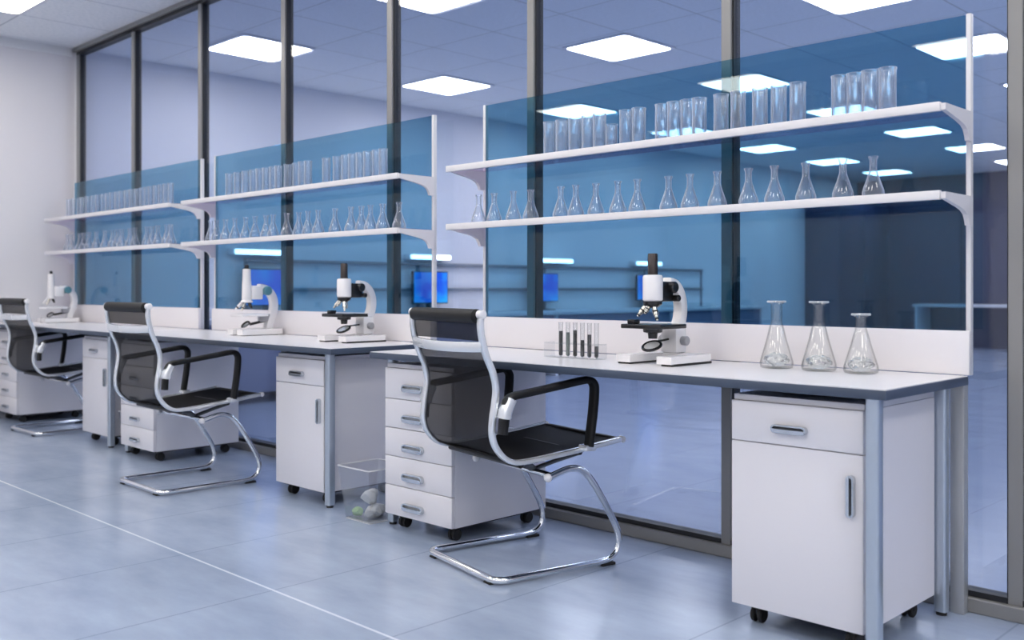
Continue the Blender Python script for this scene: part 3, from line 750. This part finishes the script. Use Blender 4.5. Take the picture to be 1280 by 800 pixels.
FLASKS = [[-3.206, -3.108, -2.981, -2.883, -2.706, -2.623, -2.523, -2.407, -2.313, -2.168, -2.069, -1.952, -1.823, -1.72, -1.606, -1.474, -1.371],
          [-5.645, -5.575, -5.467, -5.343, -5.227, -5.123, -5.0, -4.914, -4.772, -4.662, -4.558, -4.463, -4.31, -4.165, -4.079, -3.998, -3.9, -3.769],
          [-7.926, -7.83, -7.682, -7.598, -7.508, -7.376, -7.205, -7.094, -7.012, -6.932, -6.801, -6.717, -6.53, -6.455, -6.355, -6.244, -6.165]]
UW = ['nearest shelving unit', 'middle shelving unit', 'farthest shelving unit']
tsrc = fsrc = ssrc = None
for u in range(3):
    n = len(TUBES[u])
    for i, x in enumerate(TUBES[u]):
        small = (u == 0 and i == 5)
        lab = '%s glass cylinder from left on upper board of the %s' % (ORD[i] if not small else 'short sixth', UW[u])
        g = 'glass cylinders on the upper board of the %s' % UW[u]
        loc = (x, 3.045 + random.uniform(-0.006, 0.006), SZ[0] + 0.0003)
        if small:
            o = obj('glass_beaker', tube_mesh(0.024, 0.098), M['tube_glass'])
        elif tsrc is None:
            tsrc = o = obj('glass_cylinder', tube_mesh(0.0265, 0.146), M['tube_glass'])
        else:
            o = tsrc.copy(); COL.objects.link(o)
        o.scale = (1, 1, 1) if small or u == 0 else (((0, 0.82, 0.68)[u],) * 2 + (1,))
        o.location = loc; tag(o, lab, 'glass cylinder' if not small else 'beaker', g)
    for i, x in enumerate(FLASKS[u]):
        lab = '%s conical flask from left on lower board of the %s' % (ORD[i], UW[u])
        if fsrc is None: fsrc = o = obj('conical_flask', flask_mesh(0.034, 0.132, 0.0115, 0.0155), M['flask_glass'])
        else: o = fsrc.copy(); COL.objects.link(o)
        o.location = (x, 3.04 + random.uniform(-0.005, 0.005), SZ[1] + 0.0003); o.rotation_euler = (0, 0, random.uniform(0, 6))
        tag(o, lab, 'flask', 'conical flasks on the lower board of the %s' % UW[u])
BIG = 'clear conical flasks on the nearest desk'
def big_flask(loc, label, rb, h, rn, rl, neck):
    t = thing('conical_flask', label, 'flask', loc, 0, BIG)
    obj('glass_body', flask_mesh(rb, h, rn, rl, 0.0026, 40, neck), M['big_glass'], t)
    b = BM(); pr = [(rl + 0.0004 + 0.0034 * math.cos(a), h - 0.003 + 0.0034 * math.sin(a)) for a in [2 * PI * k / 10 for k in range(11)]]
    lathe(b, pr, 36); bmesh.ops.remove_doubles(b, verts=b.verts[:], dist=1e-6); obj('lip', b, M['lip_glass'], t)
    b = BM(); rnd = random.Random(int(h * 1e4) + int(loc[0] * 100))
    bmesh.ops.create_uvsphere(b, u_segments=28, v_segments=14, radius=1.0)
    for v in b.verts:
        k = 1 + 0.07 * math.sin(5 * math.atan2(v.co.y, v.co.x) + 6 * v.co.z) + 0.05 * rnd.uniform(-1, 1)
        v.co = Vector((v.co.x * rb * 0.74 * k, v.co.y * rb * 0.74 * k, 0.0285 + v.co.z * 0.022 * k))
    obj('thick_base', b, M['thick_glass'], t)
    return t
big_flask((-1.692, 3.0, 0.7508), 'large clear conical flask on the nearest desk, left of the three', 0.056, 0.228, 0.0185, 0.0285, 0.34)
big_flask((-1.535, 2.995, 0.7508), 'large clear conical flask on the nearest desk, middle of the three', 0.056, 0.228, 0.0185, 0.0285, 0.34)
big_flask((-1.394, 3.0, 0.7508), 'shorter clear conical flask on the nearest desk, right of the three', 0.054, 0.190, 0.0175, 0.0265, 0.28)

# test tube rack with six sample tubes
rk = thing('test_tube_rack', 'clear acrylic test tube rack on the nearest desk left of the microscope', 'rack', (-2.475, 2.87, 0.7505))
b = BM(); box(b, -0.145, 0.125, -0.03, 0.03, 0.0, 0.005, 0.001); obj('base_plate', b, M['acrylic'], rk, False)
for x in (-0.145, 0.120):
    b = BM(); box(b, x, x + 0.005, -0.03, 0.03, 0.005, 0.060); obj('end_plate', b, M['acrylic'], rk, False)
for y in (-0.03, 0.0135):
    b = BM(); box(b, -0.14, 0.12, y, y + 0.0165, 0.054, 0.058); obj('top_rail', b, M['acrylic'], rk, False)
FILL = [(0.098, 'liq_a', 'tall dark fill'), (0.094, 'liq_b', 'grey-green fill'), (0.103, 'liq_a', 'fullest dark fill'), (0.066, 'liq_c', 'half dark fill'), (0.088, 'liq_a', 'grey brown fill'), (0.045, 'liq_c', 'low dark fill')]
for i, (x, (fh, ml, desc)) in enumerate(zip((-2.557, -2.52, -2.483, -2.446, -2.411, -2.376), FILL)):
    t = thing('test_tube', '%s test tube from the left in the clear rack, %s' % (ORD[i], desc), 'test tube', (x, 2.87, 0.7558), 0, 'sample tubes in the rack')
    def hemi(r, z0, n=5): return [(r * math.sin(PI / 2 * k / n), z0 + r - r * math.cos(PI / 2 * k / n)) for k in range(n + 1)]
    b = BM(); lathe(b, hemi(0.0085, 0.0) + [(0.0085, 0.128), (0.0097, 0.130), (0.0097, 0.132), (0.0078, 0.132), (0.0078, 0.0085)] + [(r, z) for r, z in reversed(hemi(0.0078, 0.0007))][1:], 18); obj('tube', b, M['thin_glass'], t)
    b = BM(); lathe(b, hemi(0.0073, 0.0012) + [(0.0073, fh), (0, fh)], 16); obj('sample', b, M[ml], t)

# ------------------------------------------------------------------ waste bins with crumpled paper
def make_bin(loc, label):
    t = thing('waste_bin', label, 'waste bin', loc, 0, 'clear waste bins')
    b = BM()
    # square bin that widens upward, built with wall thickness
    lv = [(0.088, 0.004), (0.112, 0.235)]
    o = [[b.verts.new((sx * h, sy * h, z)) for sx, sy in ((-1, -1), (1, -1), (1, 1), (-1, 1))] for h, z in lv]
    i = [[b.verts.new((sx * (h - 0.003), sy * (h - 0.003), z)) for sx, sy in ((-1, -1), (1, -1), (1, 1), (-1, 1))] for h, z in ((0.112, 0.235), (0.088, 0.008))]
    L = o + i
    for q in range(3):
        for k in range(4): b.faces.new((L[q][k], L[q][(k + 1) % 4], L[q + 1][(k + 1) % 4], L[q + 1][k]))
    b.faces.new(L[0][::-1]); b.faces.new(L[3])
    obj('bin_wall', b, M['bin'], t, False)
    b = BM(); ring_prism(b, rrect(0.232, 0.232, 0.01), rrect(0.222, 0.222, 0.008), lambda u, v, w: (u, v, 0.233 + 0.004 * w)); obj('rim', b, M['upright'], t, False)
    b = BM(); box(b, -0.086, 0.086, -0.086, 0.086, 0.0, 0.004); obj('bottom', b, M['fixture'], t, False)
    return t
def paper_ball(loc, r, seed, mat, label, group):
    rnd = random.Random(seed); b = BM(); bmesh.ops.create_icosphere(b, subdivisions=4, radius=r)
    pl = [(Vector((rnd.gauss(0, 1), rnd.gauss(0, 1), rnd.gauss(0, 1))).normalized(), rnd.uniform(0.66, 1.0)) for _ in range(34)]
    dents = [Vector((rnd.gauss(0, 1), rnd.gauss(0, 1), rnd.gauss(0, 1))).normalized() for _ in range(12)]
    for v in b.verts:      # sharp facets with creases pressed in between
        n = v.co.normalized()
        q = min(h / max(n.dot(p), 0.3) for p, h in pl)
        q *= 1 - 0.10 * max(max(0.0, 1 - abs(n.cross(d).length - 0.35) * 9) * (n.dot(d) > 0) for d in dents)
        v.co = n * r * min(q, 1.0)
        v.co.z *= 0.74
    zm = min(v.co.z for v in b.verts)
    for v in b.verts: v.co.z -= zm
    o = obj('paper_ball', b, mat, None, False); o.location = loc
    return tag(o, label, 'crumpled paper', group)
bn = make_bin((-3.487, 2.665, 0), 'clear square waste bin beside the nearest drawer pedestal')
dup(bn, (-6.065, 2.80, 0), 0, 'clear square waste bin beside the middle drawer pedestal, half hidden')
PG = 'crumpled paper in the bins'
paper_ball((-3.533, 2.615, 0.0095), 0.030, 1, M['paper_green'], 'small pale green crumpled paper at the bottom of the near clear bin', PG)
paper_ball((-3.460, 2.640, 0.0095), 0.047, 2, M['paper'], 'white crumpled paper low in the near clear bin, beside the green one', PG)
paper_ball((-3.505, 2.704, 0.0095), 0.043, 3, M['paper'], 'white crumpled paper at the back of the near clear bin, under another', PG)
paper_ball((-3.500, 2.655, 0.062), 0.050, 6, M['paper'], 'white crumpled paper on top of the heap in the near clear bin', PG)
paper_ball((-6.09, 2.77, 0.0095), 0.046, 4, M['paper'], 'larger white crumpled paper in the far clear bin', PG)
paper_ball((-6.02, 2.84, 0.0095), 0.034, 5, M['paper'], 'smaller white crumpled paper in the far clear bin', PG)

# ------------------------------------------------------------------ furniture beyond the glass
t = thing('wall_bench', 'long pale wall bench beyond the glass along the left wall', 'bench', (XL + 0.36, 8.0, 0))
b = BM(); box(b, -0.35, 0.30, -4.2, 5.2, 0.71, 0.75, 0.004); obj('bench_top', b, M['bench'], t)
for y in (-4.1, -1.8, 0.5, 2.8, 5.1):
    b = BM(); box(b, -0.3, 0.26, y - 0.02, y + 0.02, 0.0, 0.71, 0.003); obj('support', b, M['bench'], t)
for y in (-4.08, -1.78, 0.52, 2.82):
    b = BM(); box(b, 0.21, 0.24, y + 0.002, y + 2.255, 0.10, 0.705, 0.003); obj('front_panel', b, M['bench_front'], t)
t = thing('wall_rack', 'dark rail rack above the wall bench beyond the glass', 'rack', (XL + 0.2, 8.0, 0.75))
for z in (0.255, 0.53):
    b = BM(); box(b, -0.19, -0.15, -3.2, 4.4, z - 0.016, z + 0.016, 0.003); obj('rail', b, M['rail_dark'], t)
for y in (-3.2, -1.1, 0.95, 3.0, 4.4):
    b = BM(); box(b, -0.199, -0.185, y - 0.02, y + 0.02, 0.0, 0.55, 0.003); obj('rack_post', b, M['rail_dark'], t)
mon0 = None
for i, y in enumerate((4.95, 6.97, 8.80, 10.9)):
    lab = 'monitor with a glowing blue screen beyond the glass, %s from the glass' % ORD[i]
    loc = (XL + 0.13, y, 0.75)
    if mon0 is None:
        mon0 = t = thing('monitor', lab, 'monitor', loc, 0, 'blue monitors beyond the glass')
        b = BM(); box(b, -0.018, 0.018, -0.25, 0.25, 0.10, 0.455, 0.006); sh = obj('casing', b, M['black'], t)
        b = BM(); box(b, 0.018, 0.020, -0.237, 0.237, 0.113, 0.442); obj('screen', b, M['screen'], sh, False)
        b = BM(); box(b, -0.035, -0.018, -0.03, 0.03, 0.01, 0.30, 0.003); obj('stand', b, M['black'], t)
        b = BM(); box(b, -0.06, 0.09, -0.12, 0.12, 0.0, 0.012, 0.004); obj('stand_foot', b, M['black'], t)
    else: dup(mon0, loc, 0, lab)
sl0 = None
for i, y in enumerate((4.90, 6.99, 9.06, 10.95)):
    lab = 'glowing white strip light over the wall bench beyond the glass, %s from the glass' % ORD[i]
    loc = (XL + 0.12, y, 1.33)
    if sl0 is None:
        sl0 = t = thing('strip_light', lab, 'strip light', loc, 0, 'strip lights beyond the glass')
        b = BM(); box(b, -0.12, 0.0, -0.29, 0.29, 0.0, 0.055, 0.004); obj('housing', b, M['fixture'], t)
        b = BM(); box(b, 0.0, 0.022, -0.28, 0.28, 0.004, 0.050, 0.008); obj('diffuser', b, M['strip'], t)
    else: dup(sl0, loc, 0, lab)
t = thing('tall_cupboard', 'tall dark cupboard in the far corner beyond the glass', 'cupboard', (XL + 0.31, 16.55, 0))
b = BM(); box(b, -0.3, 0.3, -0.98, 0.98, 0.06, 2.5, 0.005); obj('carcass', b, M['wall_dark'], t)
for s in (-1, 1):
    b = BM(); box(b, 0.302, 0.322, s * 0.49 - 0.48, s * 0.49 + 0.48, 0.09, 2.47, 0.004); d = obj('door', b, M['wall_door'], t)
    b = BM(); cyl(b, (0.335, s * 0.06, 1.1), (0.335, s * 0.06, 1.35), 0.008, seg=10); obj('handle', b, M['silver'], d)
b = BM(); box(b, -0.27, 0.25, -0.95, 0.95, 0.0, 0.06); obj('plinth', b, M['black'], t)
t = thing('far_bench', 'pale low bench along the dark far wall beyond the glass', 'bench', (-5.0, 17.15, 0))
b = BM(); box(b, -1.9, 2.9, -0.33, 0.33, 0.70, 0.745, 0.004); obj('bench_top', b, M['bench'], t)
for x in (-1.85, 0.4, 2.8):
    b = BM(); box(b, x - 0.02, x + 0.02, -0.3, 0.3, 0, 0.70, 0.003); obj('support', b, M['bench'], t)

# ------------------------------------------------------------------ world, camera, view
w = bpy.data.worlds.new('world'); SC.world = w; w.use_nodes = True
w.node_tree.nodes['Background'].inputs[0].default_value = (0.7, 0.72, 0.8, 1)
w.node_tree.nodes['Background'].inputs[1].default_value = 0.1
cam = bpy.data.cameras.new('camera'); co = bpy.data.objects.new('camera', cam); COL.objects.link(co)
cam.sensor_width = 36.0; cam.lens = 36.0 * 1222.4 / 1280.0
cam.shift_y = -(400 - 359.8) / 1280.0
co.location = (0, 0, 1.0226); co.rotation_euler = (R(90), 0, 0.7777)
cam.clip_start = 0.05; cam.clip_end = 100
SC.camera = co
cam.dof.use_dof = True; cam.dof.focus_distance = 3.7; cam.dof.aperture_fstop = 2.6
vs = SC.view_settings
vs.view_transform = 'Standard'; vs.look = 'None'; vs.gamma = 1.0; vs.use_curve_mapping = False; vs.exposure = 0.6
c = SC.cycles
c.use_denoising = True
try: c.denoiser = 'OPENIMAGEDENOISE'
except Exception: pass
c.max_bounces = 16; c.diffuse_bounces = 4; c.glossy_bounces = 6; c.transmission_bounces = 14; c.transparent_max_bounces = 32
c.caustics_reflective = False; c.caustics_refractive = True
c.sample_clamp_indirect = 8.0
c.use_light_tree = True
